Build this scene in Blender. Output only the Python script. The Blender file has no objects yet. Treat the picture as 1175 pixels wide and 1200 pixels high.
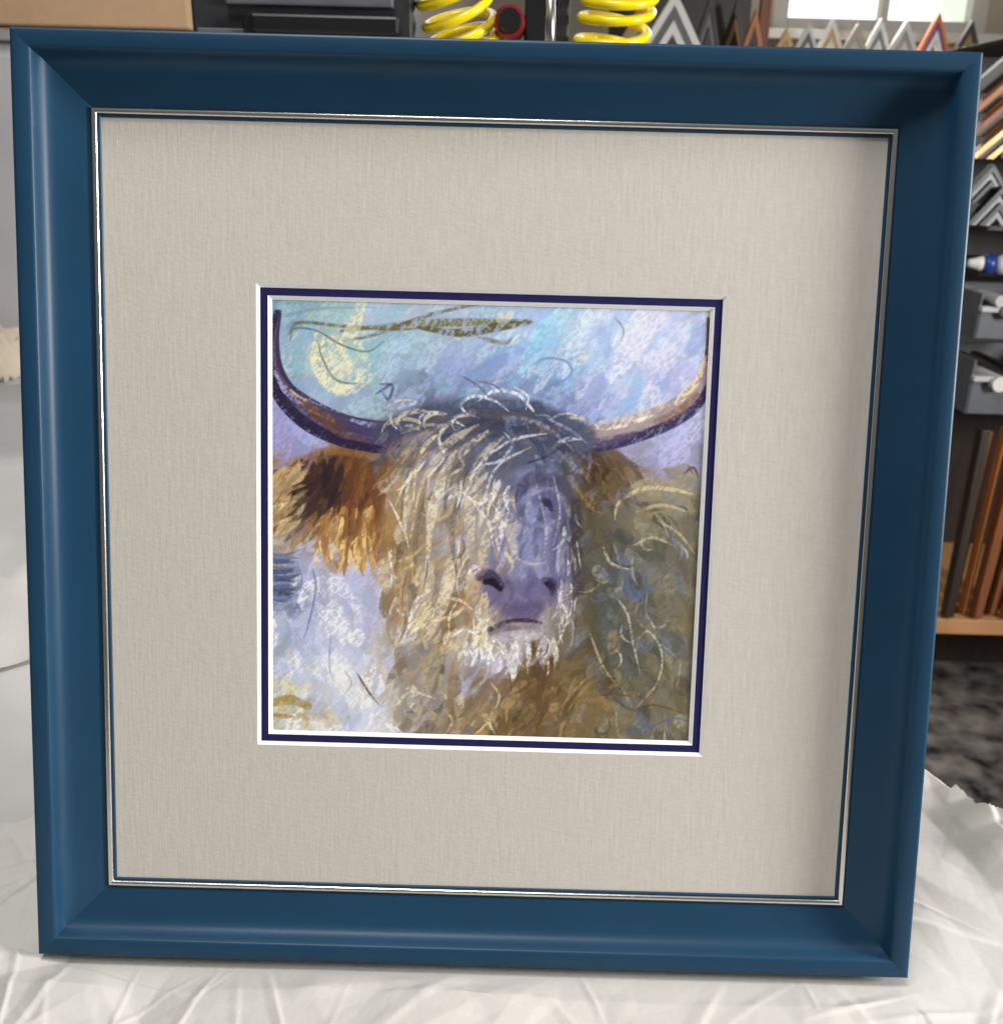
import bpy, math, random
import numpy as np
from mathutils import Matrix, Vector, geometry
random.seed(4)
COL=bpy.context.scene.collection
S=bpy.context.scene
# ------------------------------------------------------------------ camera solution (frame-local, metres)
LEAN=math.radians(14); W=0.5; H=0.507748; cx0=587.5
PRM=[0.118382,0.002858,0.026963,-0.016355,0.260653,0.554363]; F=1130.395; CY=601.458
def rod(v):
    v=np.array(v); th=np.linalg.norm(v); k=v/th
    K=np.array([[0,-k[2],k[1]],[k[2],0,-k[0]],[-k[1],k[0],0]])
    return np.eye(3)+math.sin(th)*K+(1-math.cos(th))*K@K
R=rod(PRM[:3])@np.diag([1.,-1.,-1.]); T=np.array(PRM[3:])
CL=-R.T@T
a_=math.pi/2-LEAN
RX=np.array([[1,0,0],[0,math.cos(a_),-math.sin(a_)],[0,math.sin(a_),math.cos(a_)]])
Z0=.028*math.sin(LEAN)+.002
CW=RX@CL+np.array([0,0,Z0]); FW=RX@R[2]
def rayL(x,y): return R.T@np.array([(x-cx0)/F,(y-CY)/F,1.])
def rayW(x,y): return RX@rayL(x,y)
def onZ(x,y,z): d=rayW(x,y); return Vector(CW+(z-CW[2])/d[2]*d)
def onY(x,y,Y): d=rayW(x,y); return Vector(CW+(Y-CW[1])/d[1]*d)
def scl(v): return float((np.array(v)-CW)@FW)/F
# ------------------------------------------------------------------ helpers
def lin(c):
    return tuple(((v/255)/12.92 if v/255<=.04045 else ((v/255+.055)/1.055)**2.4) for v in c)
def mat(name,c,rough=.5,metal=0,var=.06,vs=30,bump=0,bs=200,spec=.5,c2=None,stretch=(1,1,1),coat=0):
    m=bpy.data.materials.new(name); m.use_nodes=True; nt=m.node_tree; b=nt.nodes['Principled BSDF']
    c=lin(c); b.inputs['Roughness'].default_value=rough; b.inputs['Metallic'].default_value=metal
    b.inputs['Specular IOR Level'].default_value=spec; b.inputs['Coat Weight'].default_value=coat
    tc=nt.nodes.new('ShaderNodeTexCoord'); mp=nt.nodes.new('ShaderNodeMapping'); nt.links.new(tc.outputs['Object'],mp.inputs[0])
    mp.inputs['Scale'].default_value=stretch
    n=nt.nodes.new('ShaderNodeTexNoise'); n.inputs['Scale'].default_value=vs; n.inputs['Detail'].default_value=6
    nt.links.new(mp.outputs[0],n.inputs['Vector'])
    r=nt.nodes.new('ShaderNodeValToRGB'); r.color_ramp.elements[0].position=.3; r.color_ramp.elements[1].position=.7
    if c2 is None:
        r.color_ramp.elements[0].color=tuple(v*(1-var) for v in c)+(1,); r.color_ramp.elements[1].color=tuple(min(1,v*(1+var)) for v in c)+(1,)
    else:
        r.color_ramp.elements[0].color=c+(1,); r.color_ramp.elements[1].color=lin(c2)+(1,)
    nt.links.new(n.outputs['Fac'],r.inputs[0]); nt.links.new(r.outputs[0],b.inputs['Base Color'])
    if bump:
        n2=nt.nodes.new('ShaderNodeTexNoise'); n2.inputs['Scale'].default_value=bs; n2.inputs['Detail'].default_value=5
        nt.links.new(mp.outputs[0],n2.inputs['Vector'])
        bp=nt.nodes.new('ShaderNodeBump'); bp.inputs['Strength'].default_value=bump; bp.inputs['Distance'].default_value=.001
        nt.links.new(n2.outputs['Fac'],bp.inputs['Height']); nt.links.new(bp.outputs[0],b.inputs['Normal'])
    return m
class MB:
    def __init__(s): s.v=[]; s.f=[]
    def box(s,c,d,M=None):
        o=len(s.v); c=Vector(c)
        for z in(-1,1):
            for y in(-1,1):
                for x in(-1,1):
                    p=Vector((x*d[0]/2,y*d[1]/2,z*d[2]/2))
                    if M: p=M@p
                    s.v.append(tuple(c+p))
        for f in((0,2,3,1),(4,5,7,6),(0,1,5,4),(2,6,7,3),(0,4,6,2),(1,3,7,5)): s.f.append(tuple(o+i for i in f))
        return s
    def tube(s,pts,r,n=12,caps=True):
        o=len(s.v); pts=[Vector(p) for p in pts]; N=len(pts); ref=None
        for i,p in enumerate(pts):
            t=(pts[min(i+1,N-1)]-pts[max(i-1,0)]).normalized()
            if ref is None: ref=t.orthogonal().normalized()
            ref=(ref-t*ref.dot(t)).normalized(); b=t.cross(ref)
            rr=r[i] if isinstance(r,(list,tuple)) else r
            for k in range(n):
                a=2*math.pi*k/n; s.v.append(tuple(p+rr*(math.cos(a)*ref+math.sin(a)*b)))
        for i in range(N-1):
            for k in range(n):
                k2=(k+1)%n; s.f.append((o+i*n+k,o+i*n+k2,o+(i+1)*n+k2,o+(i+1)*n+k))
        if caps:
            s.f.append(tuple(o+k for k in range(n))[::-1]); s.f.append(tuple(o+(N-1)*n+k for k in range(n)))
        return s
    def prism(s,poly,z0,z1):
        o=len(s.v); n=len(poly)
        for z in(z0,z1):
            for p in poly: s.v.append((p[0],p[1],z))
        s.f.append(tuple(o+i for i in range(n))[::-1]); s.f.append(tuple(o+n+i for i in range(n)))
        for i in range(n): j=(i+1)%n; s.f.append((o+i,o+j,o+n+j,o+n+i))
        return s
    def build(s,name,m,parent=None,bevel=0,smooth=False):
        me=bpy.data.meshes.new(name); me.from_pydata(s.v,[],s.f); me.update()
        import bmesh
        bm=bmesh.new(); bm.from_mesh(me); bmesh.ops.recalc_face_normals(bm,faces=bm.faces); bm.to_mesh(me); bm.free()
        if smooth: me.polygons.foreach_set('use_smooth',[True]*len(me.polygons))
        me.materials.append(m); o=bpy.data.objects.new(name,me); COL.objects.link(o)
        if parent: o.parent=parent
        if bevel:
            b=o.modifiers.new('bevel','BEVEL'); b.width=bevel; b.segments=2; b.limit_method='ANGLE'
        return o
def tag(o,label,cat,group=None):
    o['label']=label; o['category']=cat
    if group: o['group']=group
    return o
def struct(o): o['kind']='structure'; return o
def empty(name,loc,label,cat,group=None,rot=(0,0,0)):
    o=bpy.data.objects.new(name,None); COL.objects.link(o); o.location=loc; o.rotation_euler=rot
    o.empty_display_size=.02
    return tag(o,label,cat,group)
# ------------------------------------------------------------------ materials
M_blue=mat('blue_satin_paint',(24,61,87),.42,0,.06,18,.04,900,.3)
M_silver=mat('silver_leaf',(222,218,210),.24,1,.03,40,0,500)
M_navy=mat('navy_mat_board',(33,30,80),.85,0,.08,200,.2,1500,.2)
M_core=mat('white_bevel_core',(250,249,246),.8,0,.02,300,0)
M_back=mat('kraft_backing',(150,120,85),.8,0,.1,60)
M_tissue=mat('white_tissue',(196,192,186),.75,0,.03,12,.2,260,.2)
M_paper=mat('white_packing_paper',(188,185,182),.8,0,.03,6,.1,150,.2)
M_dark=mat('dark_grey_metal',(34,34,37),.5,0,.2,30)
M_grey=mat('light_grey_metal',(92,94,98),.45,.2,.15,30)
M_black=mat('black_plastic',(16,16,18),.4,0,.1,40)
M_yellow=mat('yellow_coating',(236,212,18),.25,0,.05,40,0)
M_red=mat('red_plastic',(130,26,32),.4,0,.1,40)
M_steel=mat('brushed_steel',(170,170,172),.3,1,.1,60)
M_card=mat('brown_cardboard',(180,148,116),.85,0,.06,25,.2,120,.2)
M_tub=mat('pale_plastic',(186,182,184),.5,0,.05,10)
M_wall=mat('cream_wall',(190,178,158),.85,0,.06,3)
M_frame_w=mat('white_window_paint',(214,208,196),.5,0,.04,20)
M_floor=mat('dark_mottled_carpet',(30,28,27),.9,0,.3,16,.6,120,.2,c2=(140,132,126))
M_table=mat('table_board',(150,130,105),.6,0,.1,12,stretch=(1,8,1))
M_wood=mat('orange_wood',(172,106,54),.5,0,.25,14,stretch=(1,1,.15))
M_redwood=mat('reddish_wood',(132,76,42),.5,0,.3,30,stretch=(3,3,.2))
M_darkwood=mat('dark_brown_wood',(52,40,33),.5,0,.3,20,stretch=(3,3,.3))
M_tan=mat('tan_board',(186,136,90),.6,0,.12,12,stretch=(1,6,1))
M_white=mat('white_moulding',(220,217,210),.45,0,.04,30)
M_cream=mat('cream_moulding',(184,172,152),.45,0,.06,30)
M_gold=mat('gold_moulding',(150,122,80),.4,.5,.1,60)
M_bin=mat('grey_plastic_bin',(96,99,104),.4,0,.12,20)
M_silverm=mat('dull_silver_moulding',(120,122,126),.45,.3,.1,40)
M_capblue=mat('blue_plastic_cap',(28,60,130),.35,0,.05,30)
M_orange=mat('orange_moulding',(205,110,60),.5,0,.08,30)
M_purple=mat('purple_moulding',(120,80,150),.5,0,.08,30)
def matboard():
    m=bpy.data.materials.new('cream_textured_mat_board'); m.use_nodes=True; nt=m.node_tree; b=nt.nodes['Principled BSDF']
    b.inputs['Roughness'].default_value=.95; b.inputs['Specular IOR Level'].default_value=.1
    tc=nt.nodes.new('ShaderNodeTexCoord')
    def noise(sc,st,det=3):
        mp=nt.nodes.new('ShaderNodeMapping'); mp.inputs['Scale'].default_value=st; nt.links.new(tc.outputs['Object'],mp.inputs[0])
        n=nt.nodes.new('ShaderNodeTexNoise'); n.inputs['Scale'].default_value=sc; n.inputs['Detail'].default_value=det
        nt.links.new(mp.outputs[0],n.inputs['Vector']); return n.outputs['Fac']
    v=noise(640,(.6,1,1),2); h=noise(560,(1,.09,1),2); g=noise(900,(1,1,1),2)
    def math_(op,a,b_):
        k=nt.nodes.new('ShaderNodeMath'); k.operation=op
        for i,q in enumerate((a,b_)):
            if isinstance(q,(int,float)): k.inputs[i].default_value=q
            else: nt.links.new(q,k.inputs[i])
        return k.outputs[0]
    s=math_('ADD',math_('ADD',math_('MULTIPLY',v,.7),math_('MULTIPLY',h,.9)),math_('MULTIPLY',g,.4))
    s=math_('MULTIPLY',s,.5)
    r=nt.nodes.new('ShaderNodeValToRGB'); r.color_ramp.elements[0].position=.3; r.color_ramp.elements[1].position=.7
    r.color_ramp.elements[0].color=lin((195,189,179))+(1,); r.color_ramp.elements[1].color=lin((208,202,192))+(1,)
    nt.links.new(s,r.inputs[0]); nt.links.new(r.outputs[0],b.inputs['Base Color'])
    bp=nt.nodes.new('ShaderNodeBump'); bp.inputs['Strength'].default_value=.22; bp.inputs['Distance'].default_value=.0010
    nt.links.new(s,bp.inputs['Height']); nt.links.new(bp.outputs[0],b.inputs['Normal'])
    return m
M_mat=matboard()
# ------------------------------------------------------------------ the framed picture
FR=empty('framed_picture',(0,0,Z0),'square blue framed picture of a shaggy highland cow, leaning back on white tissue','framed picture',rot=(a_,0,0))
prof=[(0,-.028),(0,-.0014),(.0003,-.0005),(.0009,-.0001),(.002,0),(.005,-.0002),(.0084,-.0007),(.0094,-.0011),(.0101,-.0022),(.0108,-.0052),(.0120,-.0082),(.0142,-.0104),(.0175,-.0119),(.0215,-.0132),(.026,-.0144),(.030,-.0154),(.0334,-.0163),(.0341,-.0167),(.0343,-.0180),(.0343,-.028)]
slip=[(.0344,-.0185),(.0344,-.0162),(.0347,-.0155),(.0355,-.0152),(.0366,-.0153),(.0374,-.0158),(.0376,-.0170)]
slip2=[(.0377,-.0185),(.0377,-.0168),(.0383,-.0168),(.0391,-.0174),(.0392,-.0179)]
corn=[(-W/2,0,1,1),(W/2,0,-1,1),(W/2,H,-1,-1),(-W/2,H,1,-1)]
def rail(pr,k,name,m,parent,smooth=True):
    a=corn[k]; b=corn[(k+1)%4]; mb=MB()
    for c in(a,b):
        for d,z in pr: mb.v.append((c[0]+d*c[2],c[1]+d*c[3],z))
    n=len(pr)
    for i in range(n-1): mb.f.append((i,i+1,n+i+1,n+i))
    return mb.build(name,m,parent,smooth=smooth)
for k in range(4): rail(prof,k,'frame_rail',M_blue,FR)
for k in range(4): rail(slip,k,'silver_slip',M_silver,FR)
for k in range(4): rail(slip2,k,'inner_edge',M_blue,FR)
ZM=-.018
wx0,wx1,wy0,wy1=-.128022,.129293,.12223,.383495
def ringboard(x0,x1,y0,y1,X0,X1,Y0,Y1,z,name,m,parent):
    mb=MB(); mb.v=[(X0,Y0,z),(X1,Y0,z),(X1,Y1,z),(X0,Y1,z),(x0,y0,z),(x1,y0,z),(x1,y1,z),(x0,y1,z)]
    mb.f=[(i,(i+1)%4,4+(i+1)%4,4+i) for i in range(4)]
    return mb.build(name,m,parent)
def bevelring(x0,x1,y0,y1,z,w,dz,m,parent):
    mb=MB(); mb.v=[(x0,y0,z),(x1,y0,z),(x1,y1,z),(x0,y1,z),(x0+w,y0+w,z-dz),(x1-w,y0+w,z-dz),(x1-w,y1-w,z-dz),(x0+w,y1-w,z-dz)]
    mb.f=[(i,(i+1)%4,4+(i+1)%4,4+i) for i in range(4)]
    return mb.build('bevel_edge',m,parent)
om=ringboard(wx0,wx1,wy0,wy1,-.2145,.2145,.0355,H-.0355,ZM,'mat_board',M_mat,FR)
bevelring(wx0,wx1,wy0,wy1,ZM,.0019,.0012,M_core,om)
g=.0019+.0042
im=ringboard(wx0+g,wx1-g,wy0+g,wy1-g,wx0-.004,wx1+.004,wy0-.004,wy1+.004,ZM-.0012,'navy_under_mat',M_navy,FR)
bevelring(wx0+g,wx1-g,wy0+g,wy1-g,ZM-.0012,.0022,.0012,M_core,im)
ZA=ZM-.0026
bk=MB(); bk.box((0,H/2,-.0255),(W-.03,H-.03,.003)); bk.build('backing_board',M_back,FR)
# ------------------------------------------------------------------ the painting, as colours on a fine sheet
ax0,ax1,ay0,ay1=wx0+.0067,wx1-.0067,wy0+.0067,wy1-.0067
N=560
def px2c(P):
    P=np.atleast_2d(np.array(P,float)); out=np.zeros_like(P)
    D=np.stack([(P[:,0]-cx0)/F,(P[:,1]-CY)/F,np.ones(len(P))],1)@R
    k=(ZA-CL[2])/D[:,2]; L=CL+k[:,None]*D
    out[:,0]=(L[:,0]-ax0)/(ax1-ax0)*(N-1); out[:,1]=(ay1-L[:,1])/(ay1-ay0)*(N-1)
    return out
SC=N/510.
rng=np.random.default_rng(11)
def blur(a,n):
    for _ in range(n):
        a=(np.roll(a,1,0)+np.roll(a,-1,0)+2*a)/4; a=(np.roll(a,1,1)+np.roll(a,-1,1)+2*a)/4
    return a
def rank(a):
    s=a.ravel().argsort().argsort().reshape(a.shape); return s/(a.size-1)
# paper tooth, slightly stretched along the diagonal like dragged pastel
gr0=blur(rng.random((N,N)),1); gd=gr0.copy()
for k in range(1,4): gd=gd+np.roll(np.roll(gr0,k,0),-k,1)+np.roll(np.roll(gr0,-k,0),k,1)
grain=rank(.6*rank(gr0)+.5*rank(gd)+.6*rank(blur(rng.random((N,N)),5)))
ctrl=[ # x,y,r,g,b read off the painting
(330,360,120,150,175),(330,395,150,170,200),(345,430,140,165,185),(360,375,134,174,182),(380,395,165,185,175),(395,430,212,212,184),(410,400,198,204,180),(420,440,156,188,195),
(440,370,170,190,215),(450,410,145,180,196),(470,440,150,175,200),(490,365,175,190,205),(520,365,170,185,205),(545,410,165,185,215),(520,430,150,165,205),(560,440,140,155,200),(600,365,170,190,215),
(600,410,145,182,216),(630,400,156,196,226),(650,430,126,160,202),(640,370,146,190,216),(680,380,185,205,225),(690,420,156,195,221),(720,400,195,205,230),(760,380,200,205,232),(760,430,190,194,228),
(720,450,168,180,221),(800,380,190,195,222),(820,370,165,180,190),(800,440,180,184,218),(700,480,150,150,195),(660,470,122,134,182),(750,480,175,176,214),(610,450,130,145,185),(520,462,118,128,160),
(380,450,168,186,205),(410,470,162,180,210),(345,500,155,155,200),(330,520,150,145,195),(360,520,165,165,210),(440,470,140,152,182),(480,462,122,132,162),(560,460,120,128,160),
(740,530,165,168,212),(790,520,178,180,218),(812,500,165,165,205),(770,545,150,150,190),(815,535,150,150,185),(740,550,130,130,150),
(470,495,96,96,110),(500,490,92,94,108),(530,490,88,92,110),(560,496,78,84,102),(590,505,68,76,96),(620,500,62,72,98),(650,510,68,78,108),(672,515,72,80,104),
(590,475,126,134,150),(480,520,120,112,112),(455,530,140,126,112),(520,520,112,110,112),(560,530,88,92,106),(600,535,80,86,108),(640,540,88,94,126),(675,545,84,80,80),
(490,570,180,166,144),(470,600,170,150,118),(520,560,152,142,130),(560,575,124,122,128),(590,570,108,112,134),(620,590,124,128,166),(650,580,102,104,142),(640,600,122,124,162),(660,620,104,106,142),
(480,630,168,144,104),(460,650,150,112,64),(510,620,196,180,154),(540,620,186,172,154),(560,640,154,142,132),(600,630,134,136,174),(620,650,130,132,172),(640,650,116,116,154),(590,655,150,144,158),
(430,560,110,68,38),(400,545,112,70,38),(360,560,118,80,46),(375,575,74,44,36),(335,555,140,110,72),(400,600,104,64,38),(425,600,124,78,44),(420,635,160,110,58),(345,600,158,132,92),(340,630,178,162,138),(375,620,155,116,70),(400,640,180,140,86),
(690,545,80,58,36),(715,560,88,66,42),(700,575,80,62,42),(735,545,114,92,60),(690,600,98,86,64),
(570,680,92,76,106),(610,690,108,98,132),(610,715,94,86,118),(640,690,88,76,110),(625,670,122,118,156),(590,720,122,110,124),(655,700,136,132,148),
(500,680,182,166,140),(540,670,204,186,162),(470,690,158,128,82),(540,710,164,130,84),(560,720,165,145,124),(520,740,166,145,114),(490,740,158,137,108),(580,745,182,176,176),(620,745,178,170,168),(600,770,172,170,172),(560,765,186,178,172),(640,740,160,154,154),
(460,730,150,132,106),(480,780,155,141,122),(510,790,157,143,120),(545,800,154,146,154),(575,790,160,154,170),(610,790,110,87,55),(640,780,90,69,43),(620,810,104,81,49),(570,820,128,105,69),(500,830,150,139,124),(480,850,145,138,126),(530,840,134,116,89),(600,850,114,97,65),(640,850,114,97,67),(560,855,120,103,75),
(350,650,165,170,200),(335,675,95,105,130),(335,695,105,115,140),(370,670,190,190,220),(400,680,196,198,226),(430,680,185,186,220),(440,710,178,176,205),(350,720,185,192,218),(340,750,170,180,210),(380,740,205,210,230),(420,750,208,210,226),(400,790,220,224,232),(360,790,195,200,210),(445,780,195,188,184),
(340,815,195,188,160),(345,830,165,140,70),(335,850,195,195,195),(380,830,214,216,214),(420,830,226,226,226),(450,845,218,215,212),(380,852,205,200,190),
(690,640,92,86,68),(720,620,106,98,78),(690,680,94,92,80),(740,600,128,116,90),(780,580,158,146,116),(810,590,140,130,104),(760,570,146,134,102),(800,620,118,112,96),(760,640,98,98,90),(800,660,108,104,90),(730,670,88,96,104),(745,690,88,102,130),
(710,700,84,90,94),(690,730,88,82,64),(720,750,80,84,78),(760,720,106,102,86),(800,710,112,106,86),(770,760,92,94,86),(810,760,110,104,86),(740,800,98,92,72),(700,790,100,84,52),(680,770,100,84,54),(780,810,106,100,82),(800,840,110,104,84),(700,840,118,102,70),(740,850,110,102,78),(670,810,110,92,56),(660,760,104,92,70),(660,730,126,118,112)]
yy,xx=np.mgrid[0:N,0:N].astype(np.float32)
cc=px2c([c[:2] for c in ctrl]); num=np.zeros((N,N,3),np.float32); den=np.zeros((N,N),np.float32)
warpx=xx+480*(blur(rng.random((N,N)),40)-.5); warpy=yy+480*(blur(rng.random((N,N)),40)-.5)
for (cx,cy),c in zip(cc,ctrl):
    w=1/((warpx-cx)**2+(warpy-cy)**2+60.)**2
    num+=w[...,None]*np.array(c[2:],np.float32)/255; den+=w
base=num/den[...,None]
img=base.copy()
def cat(P,n=6):
    P=np.array(P,float)
    if len(P)==2: t=np.linspace(0,1,n)[:,None]; return P[0]*(1-t)+P[1]*t
    Q=np.vstack([2*P[0]-P[1],P,2*P[-1]-P[-2]]); out=[]
    for i in range(1,len(Q)-2):
        p0,p1,p2,p3=Q[i-1],Q[i],Q[i+1],Q[i+2]
        for t in np.linspace(0,1,n,endpoint=False):
            out.append(.5*((2*p1)+(-p0+p2)*t+(2*p0-5*p1+4*p2-p3)*t*t+(-p0+3*p1-3*p2+p3)*t**3))
    out.append(P[-1]); return np.array(out)
def stroke(P,w,col,al=.9,rough=.35,n=6,soft=1.3,canv=False):
    P=cat(P,n)
    if not canv: P=px2c(P)
    K=len(P)
    if isinstance(w,(list,tuple)): ww=np.interp(np.linspace(0,1,K),np.linspace(0,1,len(w)),w)
    else:
        t=np.linspace(0,1,K); ww=w*np.clip(np.minimum(t*4,(1-t)*2.2)+.25,0,1)
    ww=np.array(ww)*SC*np.ones(K)
    m=ww.max()+soft+1; x0=int(max(0,P[:,0].min()-m)); x1=int(min(N,P[:,0].max()+m+2)); y0=int(max(0,P[:,1].min()-m)); y1=int(min(N,P[:,1].max()+m+2))
    if x1<=x0 or y1<=y0: return
    X=xx[y0:y1,x0:x1]; Y=yy[y0:y1,x0:x1]; fld=np.full(X.shape,-99.,np.float32)
    for i in range(K-1):
        a=P[i]; b=P[i+1]; d=b-a; L2=d@d+1e-6
        t=np.clip(((X-a[0])*d[0]+(Y-a[1])*d[1])/L2,0,1)
        q=(ww[i]*(1-t)+ww[i+1]*t)-np.sqrt((X-a[0]-t*d[0])**2+(Y-a[1]-t*d[1])**2)
        np.maximum(fld,q,out=fld)
    a=np.clip(fld/soft+.5,0,1)
    if rough>0: a=a*np.clip((grain[y0:y1,x0:x1]-rough)/.8+.6,0,1)
    a=(a*al)[...,None]
    img[y0:y1,x0:x1]=img[y0:y1,x0:x1]*(1-a)+np.array(col,np.float32)/255*a
dirs=[(350,380,10),(450,380,-5),(560,390,-10),(650,400,-50),(760,400,-45),(800,450,-60),(520,440,-30),(680,440,-60),(400,430,70),(350,500,60),(770,520,-15),
(400,560,110),(350,570,150),(340,600,140),(400,600,105),(420,640,100),(465,505,150),(460,580,105),(470,650,98),(520,505,158),(515,540,125),(560,490,170),(520,600,108),(540,650,115),(520,700,120),(560,540,135),
(600,480,10),(620,495,15),(655,508,25),(682,530,60),(620,590,98),(650,620,95),(610,640,95),(665,680,88),(700,545,50),(720,570,60),(600,700,80),(480,740,100),(500,800,106),(560,790,118),(600,760,95),(630,800,120),(580,840,125),(520,840,115),
(400,700,95),(380,780,85),(350,680,90),(350,830,10),(430,820,60),(700,640,80),(740,620,60),(780,580,20),(810,600,40),(760,660,60),(800,680,70),(720,720,72),(760,760,62),(800,800,66),(700,800,100),(680,840,112),(760,840,75)]
dc=px2c([d[:2] for d in dirs]); da=np.radians([d[2] for d in dirs])
def ang(x,y):
    w=1/((dc[:,0]-x)**2+(dc[:,1]-y)**2+80.)**1.5
    return .5*math.atan2((w*np.sin(2*da)).sum(),(w*np.cos(2*da)).sum())
hair=px2c([(448,505),(490,482),(560,472),(630,474),(690,505),(735,530),(745,560),(800,560),(840,575),(840,880),(460,880),(470,800),(440,700),(440,655),(400,640),(370,625),(330,650),(318,560),(350,530),(400,525)])
def inpoly(x,y,P):
    c=False; j=len(P)-1
    for i in range(len(P)):
        if (P[i,1]>y)!=(P[j,1]>y) and x<(P[j,0]-P[i,0])*(y-P[i,1])/(P[j,1]-P[i,1])+P[i,0]: c=not c
        j=i
    return c
def samp(x,y): return base[int(min(N-1,max(0,y))),int(min(N-1,max(0,x)))]*255
def field(nn,L,wd,jit,al,rough,sky=1.,soft=2.):
    for _ in range(nn):
        x,y=rng.random(2)*N; ih=inpoly(x,y,hair)
        if not ih and rng.random()>sky: continue
        a=ang(x,y)+rng.normal(0,.2 if ih else .3); l=L*rng.uniform(.5,1.3)
        cv=rng.normal(0,.2)*l
        d=np.array([math.cos(a),math.sin(a)]); n_=np.array([-d[1],d[0]])
        j=rng.normal(0,jit*(1 if ih else .45)); col=samp(x,y)*(1+j)+rng.normal(0,jit*18,3)
        c0=np.array([x,y]); stroke([c0-d*l/2,c0+n_*cv*.5,c0+d*l/2],wd*rng.uniform(.6,1.3),np.clip(col,10,245),al,rough,n=3,canv=True,soft=soft)
def flow(x,y,L,curl=0.,dev=0.):
    P=[(x,y)]; pa=None; k=rng.normal(0,curl); d0=rng.normal(0,dev)
    n=max(3,int(L/9))
    for i in range(n):
        a=ang(x,y)+k*(i/n-.2)+d0
        if pa is None:
            if math.sin(a)<0: a+=math.pi
        elif math.cos(a-pa)<0: a+=math.pi
        pa=a; x+=math.cos(a)*L/n; y+=math.sin(a)*L/n; P.append((x,y))
    return P
def locks(nn,reg,cols,w,L,al=.7,mix=.5,jit=.12,rough=.2,curl=.5,soft=1.4,mask=True,dev=.18):
    for _ in range(nn):
        px,py=rng.uniform(reg[0],reg[2]),rng.uniform(reg[1],reg[3]); c=px2c([(px,py)])[0]
        if mask and not inpoly(c[0],c[1],hair): continue
        P=flow(c[0],c[1],rng.uniform(*L)*SC,curl,dev)
        m=P[len(P)//2]; b_=samp(*m); pc=np.array(cols[rng.integers(len(cols))],float)
        col=(b_*(1-mix)+pc*mix)*(1+rng.normal(0,jit))
        stroke(P[::2] if len(P)>5 else P,rng.uniform(*w),np.clip(col,8,248),al,rough,n=3,canv=True,soft=soft)
field(700,95,14,.06,.5,.15,soft=6)
field(1300,50,7,.11,.55,.2,.9,soft=2.4)
for i in range(190):
    px,py=rng.uniform(326,835),rng.uniform(352,530)
    c=px2c([(px,py)])[0]
    if inpoly(c[0],c[1],hair): continue
    a=math.radians(rng.normal(-55 if px>600 else -38,20)); l=rng.uniform(20,72)
    pal=[(146,190,228),(188,206,234),(214,216,240),(168,174,222),(120,152,206),(230,232,240)] if px>560 else [(126,182,196),(170,200,206),(154,168,214),(190,206,220),(122,158,190)]
    col=np.array(pal[rng.integers(len(pal))])*.7+samp(*c)*.3
    stroke([(px,py),(px+math.cos(a)*l*.5+rng.normal(0,3),py+math.sin(a)*l*.5),(px+math.cos(a)*l,py+math.sin(a)*l)],rng.uniform(4,13),col,.62,.3,n=3,soft=2)
# ---- sky marks
for P,w,c,al,r in [
 ([(338,392),(350,378),(400,382),(470,386),(530,380)],1.8,(95,88,48),.85,.3),
 ([(400,388),(470,380),(540,378),(620,376)],[1.5,3.5,5,2],(110,98,55),.85,.45),
 ([(490,384),(540,390),(590,382),(622,378)],[2,5,5,2],(84,76,40),.9,.4),
 ([(560,395),(590,402),(600,396)],2.5,(100,90,50),.7,.4),
 ([(400,400),(440,392),(500,370),(560,356)],[1,2,2.4,1.5],(90,84,60),.75,.4),
 ([(330,372),(370,362),(440,360)],1.6,(110,125,140),.5,.3),
 ([(374,394),(374,424),(388,450),(408,456)],[6,10,9,5],(230,224,180),.85,.42),
 ([(392,400),(398,426),(414,444)],[9,14,8],(228,222,182),.75,.48),
 ([(418,402),(428,426),(414,446)],[4,6,4],(226,220,182),.65,.5),
 ([(424,356),(414,384),(400,406)],[5,8,5],(226,220,176),.8,.42),
 ([(430,450),(395,446),(378,420),(372,398)],1.0,(90,80,70),.8,.2),
 ([(340,400),(345,385),(372,388),(400,404),(430,412),(450,400)],1.0,(80,80,70),.8,.2),
 ([(440,438),(405,458),(376,450)],6,(222,218,188),.6,.45),
 ([(675,425),(690,410)],6,(220,218,192),.6,.4),([(585,375),(600,366)],7,(212,210,184),.6,.4),
 ([(690,362),(680,395),(660,442)],10,(204,218,238),.7,.3),([(770,362),(745,400),(716,446)],14,(218,218,242),.75,.3),
 ([(806,378),(780,420),(756,456)],12,(210,208,236),.65,.3),([(646,368),(626,410),(606,442)],9,(150,204,234),.75,.3),
 ([(540,400),(520,430),(498,452)],10,(150,162,208),.65,.3),([(594,416),(560,440),(536,454)],9,(118,136,190),.65,.3),
 ([(724,368),(704,410),(688,446)],8,(164,192,228),.65,.3),([(476,396),(456,434)],9,(170,200,226),.6,.3),([(352,410),(346,440)],8,(118,172,184),.6,.35),([(470,362),(440,380)],8,(140,190,206),.6,.35),
 ([(620,430),(640,420),(664,424),(668,440),(640,455)],1.2,(90,110,150),.7,.25),([(720,372),(730,385),(728,400)],1,(90,100,120),.7,.25),
 ([(445,450),(460,452),(455,468),(448,460)],1.6,(60,60,110),.8,.25),([(440,462),(462,448)],1.3,(60,60,110),.8,.25),
 ([(706,438),(690,470),(676,498)],9,(146,154,204),.7,.3),([(340,486),(356,508),(384,524)],9,(166,166,216),.7,.25),([(780,510),(800,530),(770,548)],9,(178,178,224),.7,.25)]:
    stroke(P,w,c,al,r,soft=2.2)
def blob(P,w,c,al=.8,r=.15,soft=7): stroke(P,w,c,al,r,soft=soft)
blob([(440,548),(425,590),(415,634)],[20,24,18],(112,68,36),.85)
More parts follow.
